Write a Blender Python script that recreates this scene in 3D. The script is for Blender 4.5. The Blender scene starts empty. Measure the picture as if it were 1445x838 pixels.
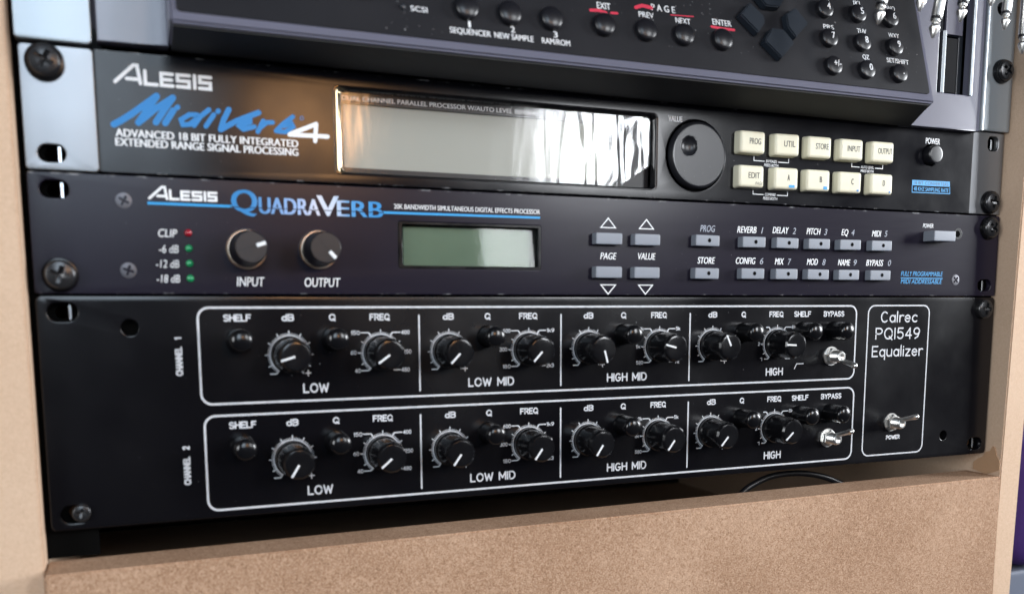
import bpy, bmesh, math, random
from mathutils import Vector, Matrix
random.seed(7)
S = 0.001                                  # all sizes below are millimetres
sc = bpy.context.scene
col = sc.collection
PI = math.pi

# ------------------------------------------------------------------ camera
cam = bpy.data.cameras.new('camera')
co = bpy.data.objects.new('camera', cam); col.objects.link(co)
Rr = Vector((0.9234011667, -0.3838231528, -0.0031737370))
Rd = Vector((-0.0542635579, -0.1223528394, -0.9910021438))
Rf = Vector((0.3799812516, 0.9152647541, -0.1338084046))
M = Matrix(((Rr.x, -Rd.x, -Rf.x, -213.037*S), (Rr.y, -Rd.y, -Rf.y, -386.605*S),
            (Rr.z, -Rd.z, -Rf.z, -94.105*S), (0, 0, 0, 1)))
co.matrix_world = M
cam.sensor_width = 36; cam.sensor_fit = 'HORIZONTAL'
cam.lens = 36*1321.80/1445
cam.shift_y = (612.656-419)/1445
cam.clip_start = 0.01; cam.clip_end = 50
cam.dof.use_dof = True; cam.dof.focus_distance = 0.490; cam.dof.aperture_fstop = 9.0
sc.camera = co

# ------------------------------------------------------------------ world + lamps
w = bpy.data.worlds.new('World'); sc.world = w; w.use_nodes = True
w.node_tree.nodes['Background'].inputs['Color'].default_value = (0.55, 0.60, 0.75, 1)
w.node_tree.nodes['Background'].inputs['Strength'].default_value = 0.035

def area(name, loc, target, sx, sy, power, color):
    l = bpy.data.lights.new(name, 'AREA'); l.shape = 'RECTANGLE'
    l.size = sx*S; l.size_y = sy*S; l.energy = power; l.color = color
    o = bpy.data.objects.new(name, l); col.objects.link(o)
    o.location = Vector(loc)*S
    o.rotation_euler = (Vector(target)-Vector(loc)).to_track_quat('-Z', 'Y').to_euler()
    return o
area('window_or_fill_light', (1750, -640, 260), (100, 0, -90), 520, 560, 46, (0.93, 0.96, 1.0))  # added fill from the far right, no window known there
area('window_or_fill_light', (555, -1050, 285), (100, 0, -60), 215, 390, 7.2, (0.93, 0.96, 1.0))
area('window_or_fill_light', (-275, -1100, 320), (-150, 0, -40), 330, 540, 5.2, (0.72, 0.86, 1.0))
area('window_or_fill_light', (-1250, -900, 120), (100, 0, -90), 500, 600, 12, (0.93, 0.97, 1.0))
lb = bpy.data.lights.new('lamp_bulb', 'POINT'); lb.energy = 4.2; lb.color = (1.0, 0.52, 0.22)
lb.shadow_soft_size = 0.07
lo = bpy.data.objects.new('lamp_bulb', lb); col.objects.link(lo); lo.location = (0.06, -1.05, 0.185)

sc.view_settings.view_transform = 'Standard'; sc.view_settings.look = 'None'
sc.view_settings.exposure = -0.08; sc.view_settings.gamma = 1.0

# ------------------------------------------------------------------ materials
def mat(name, color, rough=0.5, metal=0.0, spec=0.5, coat=0.0, noise=None, bump=None, dust=0.0, mottle=None, stretch=None, wear=None):
    m = bpy.data.materials.new(name); m.use_nodes = True
    nt = m.node_tree; b = nt.nodes['Principled BSDF']
    b.inputs['Base Color'].default_value = (*color, 1)
    b.inputs['Roughness'].default_value = rough
    b.inputs['Metallic'].default_value = metal
    b.inputs['Specular IOR Level'].default_value = spec
    if coat:
        b.inputs['Coat Weight'].default_value = coat; b.inputs['Coat Roughness'].default_value = 0.08
    N = nt.nodes.new; L = nt.links.new
    tc = N('ShaderNodeTexCoord'); vec = tc.outputs['Object']
    if stretch:
        mp = N('ShaderNodeMapping'); mp.inputs['Scale'].default_value = stretch
        L(vec, mp.inputs['Vector']); svec = mp.outputs['Vector']
    else: svec = vec
    base = None
    if mottle:                      # (scale, color2, lo, hi)
        n = N('ShaderNodeTexNoise'); n.inputs['Scale'].default_value = mottle[0]; n.inputs['Detail'].default_value = 5
        L(svec, n.inputs['Vector'])
        r = N('ShaderNodeMapRange'); r.inputs['From Min'].default_value = mottle[2]; r.inputs['From Max'].default_value = mottle[3]
        L(n.outputs['Fac'], r.inputs['Value'])
        mx = N('ShaderNodeMix'); mx.data_type = 'RGBA'
        mx.inputs['A'].default_value = (*color, 1); mx.inputs['B'].default_value = (*mottle[1], 1)
        L(r.outputs['Result'], mx.inputs['Factor']); base = mx.outputs['Result']
    if dust:
        n = N('ShaderNodeTexNoise'); n.inputs['Scale'].default_value = 700; n.inputs['Detail'].default_value = 2
        L(vec, n.inputs['Vector'])
        n2 = N('ShaderNodeTexNoise'); n2.inputs['Scale'].default_value = 22; n2.inputs['Detail'].default_value = 4
        L(vec, n2.inputs['Vector'])
        ad = N('ShaderNodeMath'); ad.operation = 'MULTIPLY_ADD'; ad.inputs[1].default_value = 0.32
        L(n2.outputs['Fac'], ad.inputs[0]); L(n.outputs['Fac'], ad.inputs[2])
        r = N('ShaderNodeMapRange'); r.inputs['From Min'].default_value = 0.915; r.inputs['From Max'].default_value = 0.985
        r.inputs['To Max'].default_value = dust
        L(ad.outputs[0], r.inputs['Value'])
        mx = N('ShaderNodeMix'); mx.data_type = 'RGBA'
        mx.inputs['A'].default_value = (*color, 1); mx.inputs['B'].default_value = (0.6, 0.6, 0.62, 1)
        if base: L(base, mx.inputs['A'])
        L(r.outputs['Result'], mx.inputs['Factor']); base = mx.outputs['Result']
    if wear:                        # chipped paint along the top and bottom edges: (z low, z high) in metres
        sx = N('ShaderNodeSeparateXYZ'); L(vec, sx.inputs[0])
        m0 = N('ShaderNodeMapRange'); m0.inputs['From Min'].default_value = wear[0]+.0007; m0.inputs['From Max'].default_value = wear[0]+.0001
        m1 = N('ShaderNodeMapRange'); m1.inputs['From Min'].default_value = wear[1]-.0009; m1.inputs['From Max'].default_value = wear[1]-.0001
        for q in (m0, m1): L(sx.outputs['Z'], q.inputs['Value'])
        mm = N('ShaderNodeMath'); mm.operation = 'MAXIMUM'; L(m0.outputs[0], mm.inputs[0]); L(m1.outputs[0], mm.inputs[1])
        n = N('ShaderNodeTexNoise'); n.inputs['Scale'].default_value = 130; n.inputs['Detail'].default_value = 6; n.inputs['Roughness'].default_value = .7; L(vec, n.inputs['Vector'])
        r = N('ShaderNodeMapRange'); r.inputs['From Min'].default_value = .55; r.inputs['From Max'].default_value = .66; L(n.outputs['Fac'], r.inputs['Value'])
        mu = N('ShaderNodeMath'); mu.operation = 'MULTIPLY'; L(mm.outputs[0], mu.inputs[0]); L(r.outputs[0], mu.inputs[1])
        mx = N('ShaderNodeMix'); mx.data_type = 'RGBA'; mx.inputs['A'].default_value = (*color, 1); mx.inputs['B'].default_value = (0.32, 0.32, 0.33, 1)
        if base: L(base, mx.inputs['A'])
        L(mu.outputs[0], mx.inputs['Factor']); base = mx.outputs['Result']
    if base: L(base, b.inputs['Base Color'])
    if noise:                       # (scale, lo, hi) on roughness
        n = N('ShaderNodeTexNoise'); n.inputs['Scale'].default_value = noise[0]; n.inputs['Detail'].default_value = 6
        L(svec, n.inputs['Vector'])
        r = N('ShaderNodeMapRange'); r.inputs['From Min'].default_value = 0.3; r.inputs['From Max'].default_value = 0.7
        r.inputs['To Min'].default_value = noise[1]; r.inputs['To Max'].default_value = noise[2]
        L(n.outputs['Fac'], r.inputs['Value']); L(r.outputs['Result'], b.inputs['Roughness'])
    if bump:                        # (scale, distance mm)
        n = N('ShaderNodeTexNoise'); n.inputs['Scale'].default_value = bump[0]; n.inputs['Detail'].default_value = 4
        L(svec, n.inputs['Vector'])
        bp = N('ShaderNodeBump'); bp.inputs['Distance'].default_value = bump[1]*S; bp.inputs['Strength'].default_value = 1.0
        L(n.outputs['Fac'], bp.inputs['Height']); L(bp.outputs['Normal'], b.inputs['Normal'])
    return m

def mdf(name, c1, c2, c3, fleck):
    m = bpy.data.materials.new(name); m.use_nodes = True
    nt = m.node_tree; b = nt.nodes['Principled BSDF']; N = nt.nodes.new; L = nt.links.new
    b.inputs['Roughness'].default_value = 0.8; b.inputs['Specular IOR Level'].default_value = 0.2
    tc = N('ShaderNodeTexCoord')
    n1 = N('ShaderNodeTexNoise'); n1.inputs['Scale'].default_value = 760; n1.inputs['Detail'].default_value = 8; n1.inputs['Roughness'].default_value = 0.75
    n1.inputs['Distortion'].default_value = 1.2
    n2 = N('ShaderNodeTexNoise'); n2.inputs['Scale'].default_value = 700; n2.inputs['Detail'].default_value = 3; n2.inputs['Distortion'].default_value = 4.5
    n3 = N('ShaderNodeTexNoise'); n3.inputs['Scale'].default_value = 14; n3.inputs['Detail'].default_value = 3
    for n in (n1, n2, n3): L(tc.outputs['Object'], n.inputs['Vector'])
    r1 = N('ShaderNodeValToRGB'); e = r1.color_ramp.elements
    e[0].position = 0.28; e[0].color = (*c1, 1); e[1].position = 0.72; e[1].color = (*c3, 1)
    k = e.new(0.5); k.color = (*c2, 1)
    mixv = N('ShaderNodeMath'); mixv.operation = 'MULTIPLY_ADD'; mixv.inputs[1].default_value = fleck
    sub = N('ShaderNodeMath'); sub.operation = 'SUBTRACT'; sub.inputs[1].default_value = 0.5
    L(n2.outputs['Fac'], sub.inputs[0]); L(sub.outputs[0], mixv.inputs[0]); L(n1.outputs['Fac'], mixv.inputs[2])
    ad = N('ShaderNodeMath'); ad.operation = 'MULTIPLY_ADD'; ad.inputs[1].default_value = 0.35
    s3 = N('ShaderNodeMath'); s3.operation = 'SUBTRACT'; s3.inputs[1].default_value = 0.5
    L(n3.outputs['Fac'], s3.inputs[0]); L(s3.outputs[0], ad.inputs[0]); L(mixv.outputs[0], ad.inputs[2])
    L(ad.outputs[0], r1.inputs['Fac']); L(r1.outputs['Color'], b.inputs['Base Color'])
    for sc_, c_, wdt, amt in ((170, c3, .030, .55*fleck), (240, c1, .022, .45*fleck)):      # single fibres, pale and dark
        nf = N('ShaderNodeTexNoise'); nf.inputs['Scale'].default_value = sc_; nf.inputs['Detail'].default_value = 2; nf.inputs['Distortion'].default_value = 3.0
        L(tc.outputs['Object'], nf.inputs['Vector'])
        q1 = N('ShaderNodeMath'); q1.operation = 'SUBTRACT'; q1.inputs[1].default_value = .5; L(nf.outputs['Fac'], q1.inputs[0])
        q2 = N('ShaderNodeMath'); q2.operation = 'ABSOLUTE'; L(q1.outputs[0], q2.inputs[0])
        q3 = N('ShaderNodeMapRange'); q3.inputs['From Min'].default_value = wdt; q3.inputs['From Max'].default_value = 0; q3.inputs['To Max'].default_value = amt; L(q2.outputs[0], q3.inputs['Value'])
        mf = N('ShaderNodeMix'); mf.data_type = 'RGBA'; mf.inputs['B'].default_value = (*c_, 1)
        L(q3.outputs[0], mf.inputs['Factor']); L(b.inputs['Base Color'].links[0].from_socket, mf.inputs['A']); L(mf.outputs['Result'], b.inputs['Base Color'])
    bp = N('ShaderNodeBump'); bp.inputs['Distance'].default_value = 0.12*S; bp.inputs['Strength'].default_value = 0.6
    L(mixv.outputs[0], bp.inputs['Height']); L(bp.outputs['Normal'], b.inputs['Normal'])
    return m

MT = dict(
    board=mdf('mdf_side_board', (0.52, 0.36, 0.245), (0.62, 0.445, 0.315), (0.68, 0.505, 0.37), 0.12),
    mdf=mdf('mdf_front_board', (0.19, 0.10, 0.054), (0.385, 0.232, 0.143), (0.60, 0.415, 0.29), 0.95),
    glue=mat('dried_glue', (0.47, 0.29, 0.17), 0.6, bump=(300, 0.2)),
    steel=mat('dark_steel', (0.02, 0.02, 0.022), 0.5, 0.6),
    zinc=mat('bright_zinc', (0.75, 0.75, 0.76), 0.25, 1.0),
    chassis=mat('chassis_black', (0.012, 0.012, 0.013), 0.7),
    ear=mat('painted_ear_steel', (0.20, 0.205, 0.215), 0.30, 0.75, 0.5, noise=(15, 0.28, 0.33), bump=(1500, 0.012)),
    overlay=mat('black_printed_panel', (0.004, 0.004, 0.006), 0.2, 0.0, 0.30, noise=(35, 0.16, 0.24), dust=0.5, wear=(-.0001, .0436)),
    anod=mat('brushed_black_anodised', (0.0115, 0.0095, 0.018), 0.25, 0.0, 0.24, noise=(2200, 0.235, 0.265), stretch=(0.02, 1, 1), dust=0.35, wear=(0, .0437)),
    eq=mat('black_painted_panel', (0.0035, 0.0033, 0.0045), 0.22, 0.0, 0.42, noise=(18, 0.15, 0.30), dust=0.28),
    white=mat('white_ink', (0.80, 0.81, 0.83), 0.5),
    engrave=mat('engraved_white_ink', (0.62, 0.63, 0.66), 0.5, mottle=(300, (0.50, 0.51, 0.54), 0.4, 0.7)),
    grey=mat('grey_ink', (0.36, 0.39, 0.46), 0.5),
    blue=mat('blue_ink', (0.008, 0.19, 0.50), 0.5),
    cyan=mat('cyan_ink', (0.012, 0.30, 0.66), 0.5),
    ink=mat('dark_legend_ink', (0.05, 0.05, 0.05), 0.6),
    black=mat('black_ink', (0.006, 0.006, 0.008), 0.4),
    red=mat('red_ink', (0.62, 0.03, 0.07), 0.5),
    ivory=mat('ivory_button_plastic', (0.74, 0.71, 0.555), 0.45, mottle=(60, (0.69, 0.645, 0.48), 0.4, 0.7)),
    rubber=mat('soft_black_plastic', (0.009, 0.009, 0.012), 0.33, 0, 0.55, bump=(900, 0.02)),
    wheel=mat('charcoal_wheel_plastic', (0.014, 0.0145, 0.018), 0.34, bump=(900, 0.02), dust=0.12),
    bezel=mat('glint_tinted_bezel', (0.34, 0.27, 0.17), 0.13, 0.9, 0.5),  # gold tint puts the warm lamp glint into the colour
    gloss=mat('glossy_black_plastic', (0.005, 0.005, 0.006), 0.20, 0, 0.45, noise=(120, 0.15, 0.28)),
    greybtn=mat('grey_button_plastic', (0.215, 0.235, 0.275), 0.45, bump=(800, 0.02)),
    hole=mat('hole_black', (0.002, 0.002, 0.002), 0.9, 0, 0.05),
    chrome=mat('polished_nickel', (0.90, 0.89, 0.86), 0.32, 1.0, bump=(200, 0.05)),
    lamp_tint=mat('lamp_tinted_collar_metal', (0.62, 0.50, 0.40), 0.3, 1.0),  # silver collar with the lamp's orange reflection mixed into its colour
    blackscrew=mat('black_oxide_screw', (0.022, 0.022, 0.024), 0.26, 0.35, 0.8),
    greyscrew=mat('dull_steel_screw', (0.13, 0.13, 0.145), 0.42, 0.85),
    samp=mat('grey_sampler_plastic', (0.125, 0.125, 0.168), 0.27, 0, 0.8, bump=(1600, 0.03), dust=0.10),
    sampear=mat('grey_sampler_ear', (0.26, 0.285, 0.305), 0.30, 0.55, 0.5, bump=(1400, 0.02)),
    sampanel=mat('charcoal_control_panel', (0.013, 0.013, 0.016), 0.50, 0, 0.22, noise=(40, 0.42, 0.58), bump=(1200, 0.03), dust=0.4),
    dpad=mat('slate_key_plastic', (0.013, 0.018, 0.026), 0.34, 0, 0.6, bump=(900, 0.02)),
    lcd=mat('grey_lcd', (0.40, 0.40, 0.35), 0.5),
    greenlcd=mat('green_lcd', (0.125, 0.165, 0.12), 0.45, mottle=(40, (0.10, 0.14, 0.10), .35, .7)),
    cable=mat('black_cable_pvc', (0.012, 0.012, 0.014), 0.35),
    purple=mat('purple_fabric', (0.06, 0.025, 0.20), 0.75, bump=(500, 0.4)),
    case=mat('grey_blue_case', (0.13, 0.15, 0.20), 0.5, bump=(400, 0.1)),
    wall=mat('dark_wall_paint', (0.012, 0.012, 0.02), 0.9, bump=(60, 0.3)),
)
def led(name, c):
    m = mat(name, c, 0.18, 0, 0.6); b = m.node_tree.nodes['Principled BSDF']
    b.inputs['Subsurface Weight'].default_value = 0.0; b.inputs['Coat Weight'].default_value = 0.5
    return m
MT['ledred'] = led('red_lens', (0.30, 0.006, 0.02)); MT['ledgreen'] = led('green_lens', (0.01, 0.28, 0.10))

def glassy(name, tint, ref_rough, ior, bump=None, mask=None, gain=1.0):
    """thin clear sheet: transparent plus a Fresnel reflection"""
    m = bpy.data.materials.new(name); m.use_nodes = True
    nt = m.node_tree; nt.nodes.clear(); N = nt.nodes.new; L = nt.links.new
    out = N('ShaderNodeOutputMaterial'); mx = N('ShaderNodeMixShader'); tr = N('ShaderNodeBsdfTransparent'); gl = N('ShaderNodeBsdfGlossy')
    fr = N('ShaderNodeFresnel'); fr.inputs['IOR'].default_value = ior
    tr.inputs['Color'].default_value = (*tint, 1); gl.inputs['Roughness'].default_value = ref_rough
    g = N('ShaderNodeMath'); g.operation = 'MULTIPLY'; g.inputs[1].default_value = gain; g.use_clamp = True
    L(fr.outputs[0], g.inputs[0]); L(g.outputs[0], mx.inputs[0]); L(tr.outputs[0], mx.inputs[1]); L(gl.outputs[0], mx.inputs[2]); L(mx.outputs[0], out.inputs[0])
    if bump:
        tc = N('ShaderNodeTexCoord'); mp = N('ShaderNodeMapping'); mp.inputs['Scale'].default_value = bump[2]
        mp.inputs['Rotation'].default_value = (0, math.radians(28), 0)
        n = N('ShaderNodeTexNoise'); n.inputs['Scale'].default_value = bump[0]; n.inputs['Detail'].default_value = 1.2; n.inputs['Distortion'].default_value = 0.8
        L(tc.outputs['Object'], mp.inputs['Vector']); L(mp.outputs['Vector'], n.inputs['Vector'])
        b = N('ShaderNodeBump'); b.inputs['Distance'].default_value = bump[1]*S
        L(n.outputs['Fac'], b.inputs['Height'])
        if mask:
            sx = N('ShaderNodeSeparateXYZ'); L(tc.outputs['Object'], sx.inputs[0])
            r = N('ShaderNodeMapRange'); r.inputs['From Min'].default_value = mask[0]*S; r.inputs['From Max'].default_value = mask[1]*S
            r.inputs['To Min'].default_value = mask[2]
            L(sx.outputs['X'], r.inputs['Value']); L(r.outputs['Result'], b.inputs['Strength'])
        L(b.outputs['Normal'], gl.inputs['Normal'])
    return m
MT['film'] = glassy('crinkled_clear_film', (0.93, 0.93, 0.93), 0.11, 1.5, (38, 0.75, (2.6, 1, 0.45)), (92, 120, 0.10), 1.6)
MT['window'] = glassy('clear_display_window', (0.92, 0.95, 0.92), 0.05, 1.45, None, None, 0.32)

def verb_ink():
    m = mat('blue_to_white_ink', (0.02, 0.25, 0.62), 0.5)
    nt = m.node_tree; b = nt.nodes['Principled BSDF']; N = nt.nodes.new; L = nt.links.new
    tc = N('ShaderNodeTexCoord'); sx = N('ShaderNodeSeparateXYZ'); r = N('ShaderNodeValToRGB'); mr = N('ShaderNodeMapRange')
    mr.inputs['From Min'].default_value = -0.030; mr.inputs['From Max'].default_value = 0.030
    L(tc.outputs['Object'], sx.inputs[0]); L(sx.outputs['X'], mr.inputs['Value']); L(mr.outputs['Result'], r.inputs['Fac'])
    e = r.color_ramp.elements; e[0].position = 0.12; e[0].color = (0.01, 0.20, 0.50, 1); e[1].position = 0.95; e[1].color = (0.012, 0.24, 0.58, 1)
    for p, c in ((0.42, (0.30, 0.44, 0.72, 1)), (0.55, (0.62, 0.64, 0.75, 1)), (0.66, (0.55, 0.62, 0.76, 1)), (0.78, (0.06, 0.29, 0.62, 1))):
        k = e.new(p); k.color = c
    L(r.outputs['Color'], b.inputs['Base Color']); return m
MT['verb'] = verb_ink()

# ------------------------------------------------------------------ object helpers
WP = {}                                     # world origin (mm) of every empty / parent
def thing(name, label, cat, loc=(0, 0, 0), group=None):
    o = bpy.data.objects.new(name, None); col.objects.link(o)
    o.empty_display_size = 0.02; o.location = Vector(loc)*S
    o['label'] = label; o['category'] = cat
    if group: o['group'] = group
    WP[o.name] = Vector(loc); return o
def inst(me, name, parent, at, rot=None, label=None):
    o = bpy.data.objects.new(name, me); col.objects.link(o); wn(o)
    o.parent = parent; o.location = (Vector(at)-WP[parent.name])*S
    if rot: o.rotation_euler = rot
    if label: o['label'] = label
    WP[o.name] = Vector(at); return o

def wn(o):
    m = o.modifiers.new('even_normals', 'WEIGHTED_NORMAL'); m.keep_sharp = True; m.weight = 80
class MB:
    def __init__(self): self.bm = bmesh.new()
    def poly(self, pts):
        vs = [self.bm.verts.new(p) for p in pts]; return self.bm.faces.new(vs)
    def box(self, x0, x1, y0, y1, z0, z1, bev=0, seg=2):
        ret = bmesh.ops.create_cube(self.bm, size=1); vs = ret['verts']
        for v in vs:
            v.co = Vector((x0+(v.co.x+.5)*(x1-x0), y0+(v.co.y+.5)*(y1-y0), z0+(v.co.z+.5)*(z1-z0)))
        if bev:
            es = list({e for v in vs for e in v.link_edges})
            bmesh.ops.bevel(self.bm, geom=es, offset=bev, segments=seg, affect='EDGES', profile=0.6)
        return self
    def lathe(self, prof, cx=0, cz=0, y=0, n=40, cap=True):
        """profile of (radius, height towards the viewer) turned about the -Y axis"""
        rings = []
        for r, h in prof:
            if r < 1e-6: rings.append([self.bm.verts.new((cx, y-h, cz))])
            else: rings.append([self.bm.verts.new((cx+r*math.cos(2*PI*i/n), y-h, cz+r*math.sin(2*PI*i/n))) for i in range(n)])
        for a, b in zip(rings, rings[1:]):
            for i in range(n):
                j = (i+1) % n
                if len(a) == 1 and len(b) == 1: continue
                if len(a) == 1: self.bm.faces.new((a[0], b[i], b[j]))
                elif len(b) == 1: self.bm.faces.new((a[i], a[j], b[0]))
                else: self.bm.faces.new((a[i], a[j], b[j], b[i]))
        if cap:
            for r in (rings[0], rings[-1]):
                if len(r) > 1: self.bm.faces.new(r)
        return self
    def polar(self, R, hfun, rings=30, n=72, y=0):
        prev = None
        c = self.bm.verts.new((0, y-hfun(0, 0), 0))
        for k in range(1, rings+1):
            r = R*k/rings
            ring = [self.bm.verts.new((r*math.cos(2*PI*i/n), y-hfun(r*math.cos(2*PI*i/n), r*math.sin(2*PI*i/n)), r*math.sin(2*PI*i/n))) for i in range(n)]
            for i in range(n):
                j = (i+1) % n
                if prev is None: self.bm.faces.new((c, ring[i], ring[j]))
                else: self.bm.faces.new((prev[i], ring[i], ring[j], prev[j]))
            prev = ring
        base = [self.bm.verts.new((v.co.x, y, v.co.z)) for v in prev]
        for i in range(n):
            j = (i+1) % n; self.bm.faces.new((prev[i], base[i], base[j], prev[j]))
        return self
    def plate(self, outer, holes, y0, y1, bev=0.35):
        es = []
        for loop in [outer]+holes:
            vs = [self.bm.verts.new((x, y0, z)) for x, z in loop]
            es += [self.bm.edges.new((vs[i], vs[(i+1) % len(vs)])) for i in range(len(vs))]
        r = bmesh.ops.triangle_fill(self.bm, use_beauty=True, use_dissolve=False, edges=es)
        fs = [g for g in r['geom'] if isinstance(g, bmesh.types.BMFace)]
        ex = bmesh.ops.extrude_face_region(self.bm, geom=fs)
        nv = [g for g in ex['geom'] if isinstance(g, bmesh.types.BMVert)]
        for v in nv: v.co.y = y1
        bmesh.ops.recalc_face_normals(self.bm, faces=self.bm.faces)
        if bev:
            eb = [e for e in self.bm.edges if all(abs(v.co.y-y0) < 1e-6 for v in e.verts) and len(e.link_faces) == 2
                  and e.link_faces[0].normal.angle(e.link_faces[1].normal, 0) > 1.0]
            bmesh.ops.bevel(self.bm, geom=eb, offset=bev, segments=2, affect='EDGES', profile=0.5)
        return self
    def tube(self, pts, r, n=12, cap=True):
        pts = [Vector(p) for p in pts]; prev = None
        rr = r if isinstance(r, (list, tuple)) else [r]*len(pts)
        up = Vector((0.123, 0.456, 0.88)).normalized(); rings = []
        for i, p in enumerate(pts):
            t = (pts[min(i+1, len(pts)-1)]-pts[max(i-1, 0)]).normalized()
            a = up.cross(t).normalized(); b = t.cross(a)
            rings.append([self.bm.verts.new(p+(a*math.cos(2*PI*k/n)+b*math.sin(2*PI*k/n))*rr[i]) for k in range(n)])
        for a, b in zip(rings, rings[1:]):
            for k in range(n): self.bm.faces.new((a[k], a[(k+1) % n], b[(k+1) % n], b[k]))
        if cap: self.bm.faces.new(rings[0]); self.bm.faces.new(rings[-1])
        return self
    # ---- printing
    def strip(self, pts, wd, mp, closed=False, caps=True, d=0.0):
        """a stroke of ink of constant width along a 2-D polyline"""
        P = []
        for p in pts:
            if not P or (Vector(p)-Vector(P[-1])).length > 1e-5: P.append(p)
        if closed and (Vector(P[0])-Vector(P[-1])).length < 1e-5: P.pop()
        if len(P) < 2: return
        if not closed:                      # split at sharp corners
            for i in range(1, len(P)-1):
                a = Vector(P[i])-Vector(P[i-1]); b = Vector(P[i+1])-Vector(P[i])
                if abs(a.angle(b)) > 1.75:
                    self.strip(P[:i+1], wd, mp, False, caps, d); self.strip(P[i:], wd, mp, False, caps, d+0.006); return
        h = wd/2; n = len(P); Lf = []; Rt = []
        for i in range(n):
            p = Vector(P[i])
            a = (p-Vector(P[i-1])).normalized() if (i > 0 or closed) else None
            b = (Vector(P[(i+1) % n])-p).normalized() if (i < n-1 or closed) else None
            if a is None: a = b
            if b is None: b = a
            na = Vector((-a.y, a.x)); nb = Vector((-b.y, b.x)); m = (na+nb).normalized()
            k = h/max(0.5, m.dot(na)); Lf.append(p+m*k); Rt.append(p-m*k)
        V = lambda q: self.bm.verts.new(mp(q[0], q[1], d))
        lv = [V(q) for q in Lf]; rv = [V(q) for q in Rt]
        for i in range(n if closed else n-1):
            j = (i+1) % n; self.bm.faces.new((rv[i], rv[j], lv[j], lv[i]))
        if caps and not closed:
            for (l, r, c, s) in ((lv[0], rv[0], Vector(P[0]), -1), (lv[-1], rv[-1], Vector(P[-1]), 1)):
                t = (Vector(P[1])-Vector(P[0])).normalized() if s < 0 else (Vector(P[-1])-Vector(P[-2])).normalized()
                nn = Vector((-t.y, t.x)); arc = []
                for k in range(1, 6):
                    an = PI*k/6; arc.append(V(c-nn*h*math.cos(an)+t*s*h*math.sin(an)))
                f = [r]+arc+[l]
                if s < 0: f.reverse()
                self.bm.faces.new(f)
    def fill(self, pts, mp, d=0.0):
        self.bm.faces.new([self.bm.verts.new(mp(x, z, d)) for x, z in pts])
    def text(self, s, x0, x1, zb, cap, mp, shear=0.0, bold=0.0, d=0.0, xcap=None):
        if bold:
            e = bold*cap/HCAP
            self.text(s, x0, x1-2*e, zb-e*.5, cap+e, mp, shear, 0, d); self.text(s, x0+2*e, x1, zb-e*.5, cap+e, mp, shear, 0, d+.006)
            self.text(s, x0+e, x1-e, zb-e*.5, cap+e, mp, shear, 0, d+.012); return
        vs, fs = glyphs(s, shear, bold)
        xs = [v[0] for v in vs]; a, b = min(xs), max(xs)
        kx = (x1-x0)/(b-a); kz = cap/HCAP
        bv = [self.bm.verts.new(mp(x0+(v[0]-a)*kx, zb+v[1]*kz, d)) for v in vs]
        for f in fs:
            try: self.bm.faces.new([bv[i] for i in f])
            except ValueError: pass
    def stroke_text(self, s, x0, x1, zb, cap, wd, mp, d=0.0):
        tot = 0; items = []
        for ch in s:
            if ch == ' ': tot += 0.55; continue
            gw, pl = SF[ch]; items.append((tot, pl)); tot += gw+0.22
        tot -= 0.22; k = (x1-x0-wd)/tot; kz = cap-wd
        for i, (ox, pl) in enumerate(items):
            for q, l in enumerate(pl):
                self.strip([(x0+wd/2+(ox+x)*k, zb+wd/2+z*kz) for x, z in l], wd, mp, d=d+0.008*q+0.03*(i % 2))
    def build(self, name, m, parent=None, at=None, angle=35, label=None):
        """close the mesh; its origin is `at` (world mm), default the parent's origin"""
        bm = self.bm
        if self.fixn: bmesh.ops.recalc_face_normals(bm, faces=bm.faces)
        o0 = Vector(at) if at is not None else (WP[parent.name] if parent else Vector((0, 0, 0)))
        for v in bm.verts: v.co = (v.co-o0)*S
        me = bpy.data.meshes.new(name); bm.to_mesh(me); bm.free()
        for p in me.polygons: p.use_smooth = True
        me.set_sharp_from_angle(angle=math.radians(angle))
        me.materials.append(MT[m] if isinstance(m, str) else m)
        o = bpy.data.objects.new(name, me); col.objects.link(o)
        if self.fixn: wn(o)
        if parent: o.parent = parent; o.location = (o0-WP[parent.name])*S
        else: o.location = o0*S
        if label: o['label'] = label
        WP[o.name] = o0; return o
    fixn = True
class Ink(MB): fixn = False

class Multi:
    """printing where every word is a part of its own; loose strokes collect until flush()"""
    def __init__(self, parent, m, name='control_label'): self.p, self.m, self.n, self.cur = parent, m, name, Ink()
    def text(self, s, *a, **k):
        b = Ink(); b.text(s, *a, **k); b.build(self.n, self.m, self.p)
    def stroke_text(self, s, *a, **k):
        b = Ink(); b.stroke_text(s, *a, **k); b.build(self.n, self.m, self.p)
    def strip(self, *a, **k): self.cur.strip(*a, **k)
    def fill(self, *a, **k): self.cur.fill(*a, **k)
    def flush(self, name):
        if len(self.cur.bm.faces): self.cur.build(name, self.m, self.p); self.cur = Ink()
def local(mb, name, m, angle=35):
    """a mesh datablock around its own origin, for repeats"""
    bmesh.ops.recalc_face_normals(mb.bm, faces=mb.bm.faces)
    for v in mb.bm.verts: v.co = v.co*S
    me = bpy.data.meshes.new(name); mb.bm.to_mesh(me); mb.bm.free()
    for p in me.polygons: p.use_smooth = True
    me.set_sharp_from_angle(angle=math.radians(angle)); me.materials.append(MT[m]); return me

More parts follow.
